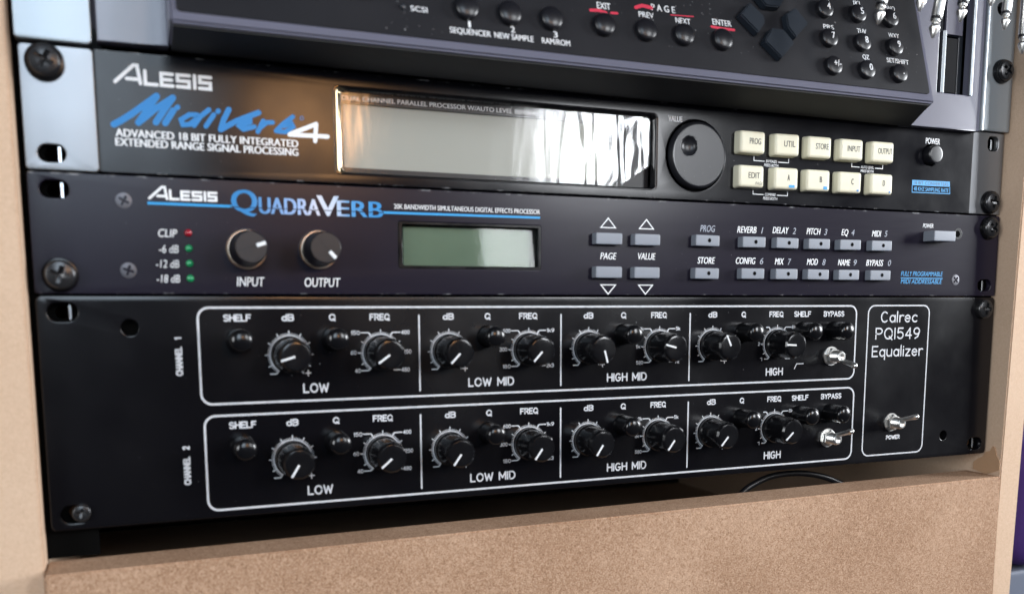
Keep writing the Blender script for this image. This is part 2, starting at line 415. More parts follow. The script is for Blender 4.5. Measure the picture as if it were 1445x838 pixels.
_gc = {}
def glyphs(s, shear, bold):
    k = (s, shear, bold)
    if k not in _gc:
        cu = bpy.data.curves.new('t', 'FONT'); cu.body = s; cu.size = 1; cu.shear = shear; cu.offset = bold; cu.fill_mode = 'FRONT'; cu.resolution_u = 4
        o = bpy.data.objects.new('t', cu); col.objects.link(o)
        me = bpy.data.meshes.new_from_object(o.evaluated_get(bpy.context.evaluated_depsgraph_get()))
        _gc[k] = ([tuple(v.co) for v in me.vertices], [tuple(p.vertices) for p in me.polygons])
        bpy.data.objects.remove(o); bpy.data.curves.remove(cu); bpy.data.meshes.remove(me)
    return _gc[k]
HCAP = 1.0
HCAP = max(v[1] for v in glyphs('H', 0, 0)[0])

def face(y):                                  # printing on a vertical face at depth y
    return lambda u, v, d: (u, y-0.05-d, v)
def rr(x0, x1, z0, z1, r, n=6):
    out = []
    for cx, cz, a0 in ((x1-r, z1-r, 0), (x0+r, z1-r, 90), (x0+r, z0+r, 180), (x1-r, z0+r, 270)):
        for i in range(n+1):
            a = math.radians(a0+90*i/n); out.append((cx+r*math.cos(a), cz+r*math.sin(a)))
    return out
def circ(cx, cz, r, n=24): return [(cx+r*math.cos(2*PI*i/n), cz+r*math.sin(2*PI*i/n)) for i in range(n)]

# single-stroke engraving alphabet (cap height 1)
def A_(cx, cy, rx, ry, a0, a1, n=9):
    return [(cx+rx*math.cos(math.radians(a0+(a1-a0)*i/n)), cy+ry*math.sin(math.radians(a0+(a1-a0)*i/n))) for i in range(n+1)]
SF = {
 'A': (.62, [[(0, 0), (.31, 1), (.62, 0)], [(.1, .33), (.52, .33)]]),
 'B': (.56, [[(0, 0), (0, 1), (.3, 1)]+A_(.3, .765, .24, .235, 90, -90)+[(0, .53)], [(.3, .53)]+A_(.31, .265, .25, .265, 90, -90)+[(0, 0)]]),
 'C': (.6, [A_(.32, .5, .32, .5, 48, 312, 16)]),
 'D': (.6, [[(0, 0), (0, 1), (.22, 1)]+A_(.25, .5, .35, .5, 90, -90, 12)+[(0, 0)]]),
 'E': (.5, [[(.5, 1), (0, 1), (0, 0), (.5, 0)], [(0, .52), (.42, .52)]]),
 'F': (.5, [[(.5, 1), (0, 1), (0, 0)], [(0, .52), (.42, .52)]]),
 'G': (.64, [A_(.32, .5, .32, .5, 50, 345, 16)+[(.63, .45), (.36, .45)]]),
 'H': (.58, [[(0, 0), (0, 1)], [(.58, 0), (.58, 1)], [(0, .52), (.58, .52)]]),
 'I': (.02, [[(0, 0), (0, 1)]]),
 'L': (.46, [[(0, 1), (0, 0), (.46, 0)]]),
 'M': (.7, [[(0, 0), (0, 1)], [(0, 1), (.35, .25), (.7, 1)], [(.7, 1), (.7, 0)]]),
 'N': (.58, [[(0, 0), (0, 1)], [(0, 1), (.58, 0)], [(.58, 0), (.58, 1)]]),
 'O': (.68, [A_(.34, .5, .34, .5, 0, 360, 20)]),
 'P': (.54, [[(0, 0), (0, 1), (.28, 1)]+A_(.28, .74, .26, .26, 90, -90)+[(0, .48)]]),
 'Q': (.7, [A_(.34, .5, .34, .5, 0, 360, 20), [(.42, .22), (.68, -.08)]]),
 'R': (.56, [[(0, 0), (0, 1), (.28, 1)]+A_(.28, .745, .26, .255, 90, -90)+[(0, .49)], [(.28, .49), (.56, 0)]]),
 'S': (.54, [A_(.27, .76, .26, .24, 35, 270, 10)+A_(.27, .26, .27, .26, 90, -145, 10)]),
 'W': (.86, [[(0, 1), (.21, 0), (.43, .85), (.65, 0), (.86, 1)]]),
 'Y': (.6, [[(0, 1), (.3, .5), (.6, 1)], [(.3, .5), (.3, 0)]]),
 'a': (.48, [A_(.24, .33, .24, .33, 0, 360, 14), [(.48, .66), (.48, 0)]]),
 'c': (.44, [A_(.26, .33, .26, .33, 48, 312, 12)]),
 'd': (.48, [A_(.24, .33, .24, .33, 0, 360, 14), [(.48, 1.0), (.48, 0)]]),
 'e': (.48, [[(.02, .35), (.47, .35)]+A_(.24, .33, .24, .33, 8, 318, 14)]),
 'i': (.02, [[(0, 0), (0, .66)], [(0, .9), (0, .93)]]),
 'l': (.02, [[(0, 0), (0, 1.05)]]),
 'q': (.48, [A_(.24, .33, .24, .33, 0, 360, 14), [(.48, .66), (.48, -.32)]]),
 'r': (.3, [[(0, 0), (0, .66)], [(0, .4)]+A_(.24, .36, .24, .3, 160, 60, 6)]),
 'u': (.46, [[(0, .66), (0, .22)]+A_(.22, .22, .22, .22, 180, 330, 8), [(.46, .66), (.46, 0)]]),
 'z': (.42, [[(0, .66), (.42, .66), (0, 0), (.42, 0)]]),
 '0': (.5, [A_(.25, .5, .25, .5, 0, 360, 16)]),
 '1': (.1, [[(0, .8), (.1, 1), (.1, 0)]]),
 '2': (.5, [A_(.25, .74, .25, .26, 165, -30, 10)+[(0, 0), (.5, 0)]]),
 '3': (.5, [A_(.24, .76, .24, .24, 150, -90, 9), A_(.24, .26, .26, .26, 90, -150, 9)]),
 '4': (.54, [[(.4, 0), (.4, 1), (0, .3), (.54, .3)]]),
 '5': (.5, [[(.46, 1), (.06, 1), (.03, .55)]+A_(.24, .33, .26, .32, 125, -150, 10)]),
 '6': (.5, [A_(.25, .3, .25, .3, 0, 360, 14), [(.03, .38), (.12, .75), (.4, 1)]]),
 '7': (.48, [[(0, 1), (.48, 1), (.16, 0)]]),
 '8': (.5, [A_(.25, .76, .22, .24, 0, 360, 12), A_(.25, .26, .25, .26, 0, 360, 14)]),
 '9': (.5, [A_(.25, .7, .25, .3, 0, 360, 14), [(.5, .66), (.38, .2), (.12, 0)]]),
 'k': (.42, [[(0, 0), (0, 1)], [(.4, .66), (0, .28)], [(.14, .4), (.42, 0)]]),
}

# ================================================================== the setting
wl = MB().box(-2500, 2500, 760, 780, -700, 1400).build('wall', 'wall'); wl['kind'] = 'structure'
fl = MB().box(-2500, 2500, -300, 756, -706, -700).build('floor', 'wall'); fl['kind'] = 'structure'

# ================================================================== wooden rack
rack = thing('wooden_rack', 'raw MDF rack cabinet with pale side boards and fibrous front board holding all the gear', 'rack', (0, 150, -330))
def side(x0, x1):
    b = MB()
    prof = [(-14, 90), (-7, -330), (330, -330), (330, 90)]
    a = [b.bm.verts.new((x0, y, z)) for y, z in prof]; c = [b.bm.verts.new((x1, y, z)) for y, z in prof]
    b.bm.faces.new(a); b.bm.faces.new(c)
    for i in range(4): b.bm.faces.new((a[i], a[(i+1) % 4], c[(i+1) % 4], c[i]))
    bmesh.ops.bevel(b.bm, geom=list(b.bm.edges), offset=0.7, segments=2, affect='EDGES')
    return b
side(-262, -243.6).build('side_board', 'board', rack)
rb = side(243.6, 259.3).build('side_board', 'board', rack)
g = MB(); random.seed(3)
gp = [(-9, -186), (-8.5, -181), (-6, -178), (-5, -174), (-3.4, -173), (-2, -176), (1, -177), (3, -180), (6, -181.5), (9, -184), (9, -188), (0, -190)]
f0 = [g.bm.verts.new((243.55, y, z)) for y, z in gp]; f1 = [g.bm.verts.new((243.0, y, z)) for y, z in gp]
g.bm.faces.new(f0); g.bm.faces.new(f1)
for i in range(len(gp)): g.bm.faces.new((f0[i], f0[(i+1) % len(gp)], f1[(i+1) % len(gp)], f1[i]))
g.build('glue_smear', 'glue', rack)
fb = MB()                                     # lower front board, set in a touch askew
TOP = -189.6
pl = [(-243.5, -18.5), (243.5, -10.2), (243.5, 14), (-243.5, 3.5)]
a = [fb.bm.verts.new((x, y, -330)) for x, y in pl]; c = [fb.bm.verts.new((x, y, TOP)) for x, y in pl]
fb.bm.faces.new(a); fb.bm.faces.new(c)
for i in range(4): fb.bm.faces.new((a[i], a[(i+1) % 4], c[(i+1) % 4], c[i]))
bmesh.ops.bevel(fb.bm, geom=list(fb.bm.edges), offset=0.8, segments=3, affect='EDGES')
fb.build('front_board', 'mdf', rack)
MB().box(-243.5, 243.5, 322, 330, -330, 90).build('back_board', 'chassis', rack)
MB().box(-243.5, 243.5, 14.5, 321, -262, -250).build('shelf_board', 'board', rack)
for s in (-1, 1):
    hs = []
    for z in (-6.35, -38.1, -50.8, -82.55, -95.25, -127, -171.45, 6.35, 38.1, 50.8): hs.append(circ(s*232.55, z, 2.6, 16))
    zr = -188.8 if s < 0 else -176  # left rail carried lower, its black painting the shade in the gap
    MB().plate([(s*225, zr), (s*225, 90), (s*243.3, 90), (s*243.3, zr)], hs, 4.2, 6.2, 0).build('rack_rail', 'hole', rack)
nut = local(MB().box(.9, 2.0, -.9, 0, -2.9, 2.9, .2, 1), 'cage_nut', 'zinc')
for x, z in ((-232.5, -38.1), (-232.5, -50.8), (-232.5, -95.25), (232.5, -6.35), (232.5, -82.55), (232.5, -171.45)):
    inst(nut, 'cage_nut', rack, (x+1.0, 4.15, z))
vb = local(MB().lathe([(1.9, -4), (1.9, 1.2), (1.4, 1.6), (0, 1.7)], n=16), 'stud', 'zinc')

# ================================================================== helpers for units
def ear_outline(x0, x1, z0, z1): return rr(x0, x1, z0, z1, 1.2, 3)
def slot(x, z, l=9.5, h=6.4): return rr(x-l/2, x+l/2, z-h/2, z+h/2, h/2-0.01, 5)
def legend(parent, s, x0, x1, zb, cap, y, m='ink', **k):
    b = Ink(); b.text(s, x0, x1, zb, cap, face(y), **k); return b.build('legend', m, parent)
def alesis(b, x0, x1, zb, h, w, mp):
    """angular maker's lettering: tall slanted A, wide low capitals"""
    k = (x1-x0)/34.0; q = h/7.6
    T = lambda P: [(x0+x*k, zb+z*q) for x, z in P]
    for i, P in enumerate(([(0.6, .6), (7.0, 6.9), (8.3, 6.9), (9.2, .6)], [(4.6, 2.0), (8.6, 2.0)], [(10.9, 5.2), (10.9, .6), (14.9, .6)],
              [(20.4, 4.8), (16.5, 4.8), (16.5, .6), (20.4, .6)], [(16.6, 2.7), (20.0, 2.7)],
              [(26.4, 4.8), (22.2, 4.8), (22.2, 2.7), (26.2, 2.7), (26.2, .6), (22.0, .6)], [(28.2, 5.0), (28.2, .5)],
              [(34.0, 4.8), (30.1, 4.8), (30.1, 2.7), (33.8, 2.7), (33.8, .6), (29.9, .6)])):
        b.strip(T(P), w, mp, d=0.012*(i % 3))

# ================================================================== MIDI reverb (top effects unit)
mv = thing('effects_processor', 'black effects unit with wide grey display, value wheel and ten ivory buttons, below the sampler', 'effects unit', (0, 100, -44), 'rack effects units')
MB().box(-214, 214, 11, 230, -43.4, -1.0).build('chassis', 'chassis', mv)
for s in (-1, 1):
    X = sorted((s*241.3, s*217.0))
    h = [slot(s*232.5, -38.1), slot(s*232.5, -6.35)]
    if s > 0: h = [slot(232.5, -38.1), rr(229.4, 237.2, -10.2, -2.4, 2.6, 4)]
    MB().plate(ear_outline(X[0], X[1], -44.0, -0.5), h, 0.7, 3.6).build('ear', 'ear', mv)
h = [rr(-129.2, 20.6, -40.2, -6.0, 2.2, 4), circ(187.7, -14.9, 5.7), circ(41.7, -23.6, 16.4, 48)]
MB().plate(rr(-216.8, 218.0, -44.1, -0.4, 0.6, 2), h, 0.0, 4.5, 0.4).build('panel', 'overlay', mv)
# display
dsp = MB().box(-129.6, 21, 8.6, 10, -40.6, -5.6).build('display', 'black', mv, at=(-54, 8.6, -23))
b = MB()                                       # recessed surround
prev = None; bl = MB()
for q in range(7):
    t_ = q/6*PI/2; a_ = (1-math.cos(t_))**1.5
    yy = 0.2+3.8*a_; k_ = math.sin(t_)
    ring = [(x, yy, z) for x, z in rr(-129.15+3.4*k_, 20.55-1.0*k_, -40.15+1.1*k_, -6.05-1.0*k_, 2.15, 4)]
    if prev:
        for i in range(len(ring)):
            fc = (prev[i], prev[(i+1) % len(ring)], ring[(i+1) % len(ring)], ring[i])
            (bl if max(p_[0] for p_ in fc) < -122.5 else b).poly(fc)
    prev = ring
for q in (b, bl): bmesh.ops.remove_doubles(q.bm, verts=q.bm.verts, dist=1e-4)
b.build('bezel', 'gloss', dsp, angle=80); bl.build('bezel_glint_end', 'bezel', dsp, angle=80)  # left end split off to carry the painted lamp glint
MB().box(-124.4, 17.5, 7.7, 8.5, -36.8, -11.0).build('screen', 'lcd', dsp)
MB().plate(rr(-127.6, 19.6, -39.2, -6.9, 1.2, 3), [rr(-124.3, -3.0, -36.7, -11.1, 0.8, 3)], 6.2, 7.0, 0).build('mask', 'black', dsp)
b = Ink(); b.text('DUAL CHANNEL PARALLEL PROCESSOR W/AUTO LEVEL SENSING', -124.6, -36.8, -9.9, 1.75, face(6.1), bold=0.012); b.build('lettering', 'white', dsp)
f = MB(); NX, NZ = 120, 40                     # crinkled protective film over the window
random.seed(5)
seeds = [(random.uniform(-34, 20), random.uniform(-40, -6), random.uniform(-.75, .1), random.uniform(1.4, 3.2), random.uniform(.15, .5)) for _ in range(38)]
grid = {}
for i in range(NX+1):
    for j in range(NZ+1):
        x = -125.8+145.0*i/NX; z = -38.8+31.6*j/NZ
        if x-3.2 > (z+38.8)*1.45: pass
        hgt = 0.0
        t = max(0.1, min(1, (x+32)/30))
        for sx, sz, an, wd, am in seeds:
            u = (x-sx)*math.cos(an)+(z-sz)*math.sin(an); v = -(x-sx)*math.sin(an)+(z-sz)*math.cos(an)
            hgt += am*math.exp(-(u/wd)**2-(v/9)**2)*t
        grid[i, j] = (x, 3.6-min(1.2, hgt*0.16), z)
vv = {}
for i in range(NX):
    for j in range(NZ):
        cs = [(i, j), (i+1, j), (i+1, j+1), (i, j+1)]
        xm = grid[i, j][0]; zm = grid[i, j][2]
        if xm > 3.0 and (xm-3.0) > (zm+39.0)*1.5: continue       # the lower right corner has been cut off
        f.bm.faces.new([vv.setdefault(c_, f.bm.verts.new(grid[c_])) if c_ not in vv else vv[c_] for c_ in cs])
f.build('protective_film', 'film', dsp, at=(-127.2, 3.6, -38.8), angle=80)
# value wheel
def wheel_h(x, z):
    r = math.hypot(x, z); hgt = 3.4
    if r > 14.2: hgt -= (r-14.2)**2*1.6
    if r < 14.0: hgt -= 0.25
    q = math.hypot(x+5.6, z-3.7)
    if q < 4.3: hgt -= 2.6*math.sqrt(max(0, 1-(q/4.3)**2))
    return max(0.1, hgt)
wh = MB().polar(15.3, wheel_h, 46, 96)
inst(local(wh, 'value_wheel', 'wheel', 50), 'value_wheel', mv, (41.7, 0.2, -23.6))
MB().lathe([(16.3, -0.2), (15.2, -3.0), (0, -3.0)], 41.7, -23.6, 0, 48, False).build('wheel_well', 'gloss', mv)
# ivory buttons
btn = MB().box(-7.7, 7.7, -4.6, 1.5, -5.5, 5.5)
for v in btn.bm.verts:
    if v.co.y < 0: v.co.x = v.co.x*0.93-0.1; v.co.z *= 0.92
bmesh.ops.bevel(btn.bm, geom=[e for e in btn.bm.edges], offset=1.5, segments=4, affect='EDGES', profile=0.6)
btn = local(btn, 'button', 'ivory')
XB = (70.7, 91.0, 110.8, 130.8, 151.2)
for r_, (zb, names) in enumerate(((-16.2, ('PROG', 'UTIL', 'STORE', 'INPUT', 'OUTPUT')), (-32.1, ('EDIT', 'A', 'B', 'C', 'D')))):
    for k, nm in enumerate(names):
        o = inst(btn, 'button', mv, (XB[k]+random.uniform(-.15, .15), 0, zb), (math.radians(random.uniform(-1, 1)), math.radians(random.uniform(-.7, .7)), math.radians(random.uniform(-1.2, 1.2))))
        lw = {1: 1.5, 4: 6.6, 5: 8.0, 6: 9.4}[len(nm)]
        b = Ink(); b.text(nm, XB[k]-lw/2+1.2, XB[k]+lw/2+1.2, zb-0.9, 2.7, face(-4.6), bold=0.03 if len(nm) == 1 else 0.012)
        if nm == 'EDIT': b.text('PAGE', XB[k]+1.8, XB[k]+6.4, zb-3.9, 1.4, face(-4.6), shear=0.3)
        b.build('legend', 'ink', o)
        if nm in 'ABCD':
            b = Ink(); q = {'A': (1.4, 5.0, 1.3), 'B': (2.8, 5.2, 1.5), 'C': (4.0, 5.4, .9), 'D': (4.6, 5.8, .9)}[nm]
            b.fill(rr(XB[k]+q[0], XB[k]+q[1], zb-4.3, zb-4.3+q[2], .4, 3), face(-4.6), 0.004); b.build('marker_smudge', 'cyan' if nm in 'AB' else 'blue', o)
inst(local(MB().lathe([(4.7, -3), (4.7, 3.2), (4.2, 3.9), (3.4, 4.1), (0, 3.9)]), 'power_button', 'rubber'), 'power_button', mv, (187.9, 0, -14.9))
MB().lathe([(5.65, -0.2), (5.5, -4.2), (0, -4.2)], 187.7, -14.9, 0, 32, False).build('button_well', 'gloss', mv)
# printing
b = Multi(mv, 'white'); mp = face(0)
alesis(b, -210.5, -176.2, -12.0, 7.6, 1.25, mp); b.flush('maker_lettering')
b.text('ADVANCED 18 BIT FULLY INTEGRATED', -210.8, -143.9, -30.8, 2.6, mp, bold=0.028)
b.text('EXTENDED RANGE SIGNAL PROCESSING', -211.0, -144.0, -34.1, 2.6, mp, bold=0.028)
for i, P in enumerate(([(-136.9, -21.6), (-147.0, -26.0)], [(-147.2, -26.2), (-132.2, -26.0)], [(-136.6, -21.4), (-137.2, -28.0)])): b.strip(P, 1.7, mp, d=.012*i)
b.flush('model_numeral')
b.text('VALUE', 26.2, 33.9, -8.8, 2.4, mp, bold=0.02)
b.text('POWER', 183.8, 193.8, -9.2, 2.9, mp, bold=0.015)
for (xa, xb, zt, t) in ((74.8, 95.5, -22.9, 'BYPASS'), (135.1, 155.4, -22.6, 'AUTO LEVEL'), (74.8, 95.5, -38.7, 'COMPARE')):
    m_ = (xa+xb)/2; tw = 6.4 if len(t) < 9 else 8.6
    b.strip([(xa, zt+1.0), (xa, zt-1.0), (m_-tw/2-.8, zt-1.0)], .35, mp, caps=False); b.strip([(m_+tw/2+.8, zt-1.0), (xb, zt-1.0), (xb, zt+1.0)], .35, mp, caps=False)
    b.flush('bracket_line')
    b.text(t, m_-tw/2, m_+tw/2, zt-1.5, 1.3, mp, shear=.15); b.text('PRESS BOTH', m_-4.3, m_+4.3, zt-3.4, 1.3, mp, shear=.15)
b = Ink()
SCR = [[(-211.2, -26.7), (-208.5, -25.1), (-204.8, -22.5), (-195.8, -15.4)], [(-195.8, -15.5), (-199.3, -20.6), (-202.7, -25.5)],
 [(-202.7, -25.5), (-196.9, -20.4), (-190.1, -15.6)], [(-190.1, -15.6), (-193.6, -20.5), (-196.6, -25.0)], [(-190.2, -20.2), (-193.3, -25.0)],
 [(-188.9, -19.2), (-188.5, -18.8)], [(-181.6, -21.2), (-184.5, -21.3), (-187.6, -23.4), (-187.0, -25.2), (-184.6, -24.9), (-181.6, -22.4)],
 [(-177.3, -19.0), (-180.5, -21.7), (-183.0, -25.2)], [(-175.6, -20.7), (-178.7, -25.2)], [(-174.1, -19.5), (-173.8, -19.1)],
 [(-170.0, -18.4), (-172.1, -22.4), (-173.3, -26.0)], [(-173.3, -26.0), (-167.3, -22.4), (-158.8, -18.7)],
 [(-165.1, -23.7), (-162.2, -22.6), (-162.1, -21.4), (-164.4, -22.0), (-166.4, -24.2), (-164.8, -25.4), (-160.6, -24.1)],
 [(-157.2, -21.7), (-159.4, -25.9)], [(-158.5, -24.3), (-155.9, -22.2), (-153.6, -22.0)], [(-145.7, -19.3), (-149.7, -22.4), (-152.4, -25.2)],
 [(-152.4, -25.2), (-148.8, -25.3), (-145.7, -23.1), (-146.3, -21.9), (-149.4, -23.1)]]
for i, P in enumerate(SCR): b.strip(P, 2.25 if i < 5 else (2.05 if i in (10, 11) else 1.75), mp, d=0.014*(i % 4))
b.strip(circ(-142.2, -19.6, .7, 10), .25, mp, closed=True)
b.build('blue_script', 'blue', mv)
b = Ink()
b.fill([(176.0, -30.9), (202.6, -30.6), (202.4, -27.9), (175.9, -28.2)], mp); b.strip([(176.1, -31), (176.2, -34.5), (202.8, -34.2), (202.6, -30.8)], .4, mp, d=.01, caps=False)
b.text('48 KHZ SAMPLING RATE', 177.2, 201.8, -33.6, 2.0, mp, bold=0.015)
b.build('blue_label', 'cyan', mv)
b = Ink(); b.text('18 BIT CONVERTERS', 177.2, 201.5, -30.3, 1.7, mp, d=.03); b.build('dark_lettering', 'black', mv)

# ================================================================== four-effect reverb (second unit)
qv = thing('effects_processor', 'dark brushed effects unit with small green display, two knobs and slim grey buttons', 'effects unit', (0, 100, -88.5), 'rack effects units')
MB().box(-214, 214, 5, 230, -88.0, -45.4).build('chassis', 'chassis', qv)
BX = (73.6, 93.6, 113.3, 133.0, 153.9)
BTN = [(-6.0, -63.2), (14.0, -63.2), (-6.0, -78.2), (14.0, -78.2)]
BT2 = [(46.9, -62.8), (46.9, -78.2)]+[(x, z) for z in (-62.9, -78.0) for x in BX]
hl = [slot(s*232.5, z, 10, 6.4) for s in (-1, 1) for z in (-50.8, -82.55)]
hl += [rr(-103.7, -38.3, -77.5, -58.2, 0.8, 3)]
MB().plate(ear_outline(-241.3, 241.3, -88.5, -44.8), hl, 0.0, 3.0, 0.4).build('panel', 'anod', qv)
# countersunk panel screws
def cross_screw(R, rec, depth, dome=0.0):
    def hf(x, z):
        r = math.hypot(x, z); hgt = 0.25+dome*(1-(r/R)**2)
        a, c_ = abs(x), abs(z)
        if (min(a, c_) < R*0.15 and max(a, c_) < R*rec): hgt -= depth*(1-max(a, c_)/(R*rec)*0.5)
        if r > R*0.93: hgt -= 0.2
        return hgt
    return hf
cs = local(MB().polar(2.9, cross_screw(2.9, .68, .9, .15), 24, 48), 'panel_screw', 'greyscrew', 25)
for x, z, a in ((-209.3, -54.0, .5), (-209.0, -79.7, .3), (210.6, -79.8, .8)): inst(cs, 'panel_screw', qv, (x, 0.05, z), (0, a, 0))
MB().lathe([(3.0, 0.06), (2.4, 0.1), (2.2, -0.0), (0, 0.02)], 210.6, -55.1, 0, 24).build('screw_hole', 'blackscrew', qv)
MB().lathe([(1.7, 0.14), (0, 0.14)], 210.2, -55.2, 0, 20, False).build('hole', 'hole', qv)
# level lights
for k, z in enumerate((-65.3, -71.1, -76.8, -82.5)):
    inst(local(MB().lathe([(1.45, -1), (1.45, .4), (1.2, 1.1), (.7, 1.5), (0, 1.65)], n=20), 'level_light', 'ledred' if k == 0 else 'ledgreen', 60), 'level_light', qv, (-187.0, 0, z), None,
         'red clip light' if k == 0 else None)
# knobs
def fx_knob(x, z, ang):
    k = inst(fxk, 'knob', qv, (x, 0, z))
    inst(fxc, 'collar', k, (x, 0, z))
    inst(fxp, 'pointer', k, (x, 0, z), (0, -math.radians(ang), 0)); inst(fxg, 'groove', k, (x, 0, z), (0, -math.radians(ang), 0))
fxk = local(MB().lathe([(6.9, .8), (7.0, 3), (6.9, 6), (6.5, 7.2), (6.1, 14.6), (5.7, 15.1), (0, 15.1)], n=48), 'knob', 'rubber')
fxc = local(MB().lathe([(7.8, 0), (7.8, 1.6), (7.4, 2.1), (6.6, 2.1)], n=48), 'collar', 'lamp_tint')
fxp = local(MB().box(2.0, 5.6, -15.5, -14, -.75, .75, .2, 1), 'pointer', 'white')
fxg = local(MB().box(-5.6, 1.9, -15.16, -15, -.22, .22), 'groove', 'black')
fx_knob(-165.5, -71.0, 18); fx_knob(-137.2, -70.6, -47)
# display
qd = MB().box(-104.4, -37.6, 4.6, 6, -78.2, -57.4).build('display', 'black', qv, at=(-71, 6, -68))
b = MB(); o_, i_ = rr(-103.6, -38.4, -77.4, -58.3, .8, 3), rr(-102.2, -39.6, -76.4, -59.2, .8, 3)
va = [b.bm.verts.new((x, -0.35, z)) for x, z in o_]; vc = [b.bm.verts.new((x, -0.35, z)) for x, z in i_]; vd = [b.bm.verts.new((x, 3.0, z)) for x, z in i_]; ve = [b.bm.verts.new((x, 3.0, z)) for x, z in o_]
n_ = len(va)
for i in range(n_):
    j = (i+1) % n_; b.bm.faces.new((va[i], va[j], vc[j], vc[i])); b.bm.faces.new((vc[i], vc[j], vd[j], vd[i])); b.bm.faces.new((ve[i], ve[j], va[j], va[i]))
b.build('bezel', 'gloss', qd)
MB().box(-100.6, -42.6, 3.6, 4.5, -76.2, -60.0, .1, 1).build('screen', 'greenlcd', qd)
b = MB().box(-102.0, -39.8, 1.0, 1.6, -76.3, -59.3, .15, 1)
for v in b.bm.verts: v.co.y += (v.co.x+70)*0.036+(v.co.z+68)*0.085
b.build('window', 'window', qd)
# slim buttons
def slim(wd, hh, dp):
    b = MB().box(-wd/2, wd/2, -dp, 1, -hh/2, hh/2); bmesh.ops.bevel(b.bm, geom=list(b.bm.edges), offset=.75, segments=2, affect='EDGES', profile=.6); return b
sb = local(slim(13.6, 5.2, 4.0), 'button', 'greybtn'); hb = local(MB().lathe([(.95, 4.06), (.8, 3.9), (0, 3.5)], n=20), 'light_hole', 'hole')
for x, z in BTN: inst(sb, 'button', qv, (x, 0, z))
for x, z in BT2:
    o = inst(sb, 'button', qv, (x, random.uniform(-.2, .3), z), (0, math.radians(random.uniform(-.6, .6)), math.radians(random.uniform(-1, 1)))); inst(hb, 'light_hole', o, (x+.9, WP[o.name].y, z+.1))
inst(local(slim(15.2, 5.4, 7.5), 'power_button', 'greybtn'), 'power_button', qv, (193.4, 0, -57.2))
# printing
b = Multi(qv, 'white'); mp = face(0)
alesis(b, -200.7, -176.0, -53.2, 5.2, .92, mp); b.flush('maker_lettering')
b.text('20K BANDWIDTH SIMULTANEOUS DIGITAL EFFECTS PROCESSOR', -105.3, -38.8, -53.2, 1.9, mp, bold=.012)
for s, x0, x1, z in (('CLIP', -197.8, -191.0, -67.0), ('-6 dB', -197.8, -190.8, -72.9), ('-12 dB', -199.2, -190.8, -78.5), ('-18 dB', -199.2, -190.8, -84.1)):
    b.text(s, x0, x1, z, 2.9, mp, shear=.15, bold=.004)
b.text('INPUT', -169.7, -159.0, -85.3, 3.5, mp, shear=.12, bold=.008); b.text('OUTPUT', -143.2, -128.6, -85.4, 3.5, mp, shear=.12, bold=.008)
for cx, z0, sg in ((-4.6, -58.0, 1), (15.5, -58.0, 1), (-4.3, -83.8, -1), (15.5, -83.8, -1)):
    b.strip([(cx-3.8, z0), (cx+3.8, z0), (cx, z0+sg*4.2)], .55, mp, closed=True); b.flush('arrow_mark')
b.text('PAGE', -8.6, -.1, -72.2, 2.9, mp, shear=.2, bold=.015); b.text('VALUE', 11.2, 20.7, -72.0, 2.9, mp, shear=.2, bold=.015)
LB = [('STORE', 43.9, 53.9, -73.4), ('REVERB', 66.2, 77.6, -58.3), ('DELAY', 87.2, 97.2, -58.0), ('PITCH', 108.1, 117.0, -58.0), ('EQ', 130.3, 134.8, -57.9), ('MIDI', 150.4, 156.6, -58.0),
      ('CONFIG', 65.9, 77.6, -73.2), ('MIX', 89.2, 94.8, -73.2), ('MOD', 109.0, 116.0, -73.1), ('NAME', 128.9, 137.0, -73.1), ('BYPASS', 147.4, 159.0, -73.0)]
for s, x0, x1, z in LB: b.text(s, x0, x1, z, 3.0, mp, shear=.22, bold=.018)
b.text('POWER', 185.0, 192.4, -52.5, 2.1, mp, shear=.2, bold=.012)
b = Multi(qv, 'grey'); b.text('PROG', 45.0, 53.5, -58.4, 3.0, mp, shear=.22, bold=.006)
for s, x, z in (('1', 80.4, -58.4), ('2', 99.5, -58.1), ('3', 119.2, -58.1), ('4', 136.8, -57.9), ('5', 158.9, -57.9), ('6', 80.2, -73.2), ('7', 97.2, -73.3), ('8', 118.9, -73.1), ('9', 139.2, -73.1), ('0', 162.2, -72.9)):
    b.text(s, x, x+(1.2 if s == '1' else 2.0), z, 3.0, mp, shear=.22)
b = Multi(qv, 'cyan')
b.strip([(-201.0, -54.6), (-170.2, -54.7)], .95, mp, caps=False); b.flush('stripe'); b.strip([(-110.0, -54.9), (-38.8, -54.7)], .95, mp, caps=False); b.flush('stripe')
b.text('FULLY PROGRAMMABLE', 171.5, 201.1, -78.0, 2.4, mp, shear=.2, bold=.006); b.text('MIDI ADDRESSABLE', 171.6, 200.8, -82.0, 2.4, mp, shear=.2, bold=.006)
b.strip([(171.5, -79.1), (201.2, -79.1)], .4, mp, caps=False)
b.flush('rule')
b = Ink()
b.text('Q', -170.6, -160.6, -56.4, 7.9, mp, bold=.03); b.text('UADRA', -160.2, -136.0, -56.9, 6.0, mp, bold=.03, d=.02); b.text('V', -137.4, -128.3, -56.9, 7.6, mp, bold=.03, d=.01); b.text('ERB', -129.2, -110.0, -56.9, 6.0, mp, bold=.03, d=.03)
b.build('fading_blue_lettering', 'verb', qv, at=(-140.2, 0, -54))
b = Ink(); b.strip([(-171.0, -54.9), (-109.6, -55.0)], .32, mp, caps=False, d=.07); b.build('dividing_line', 'anod', qv)

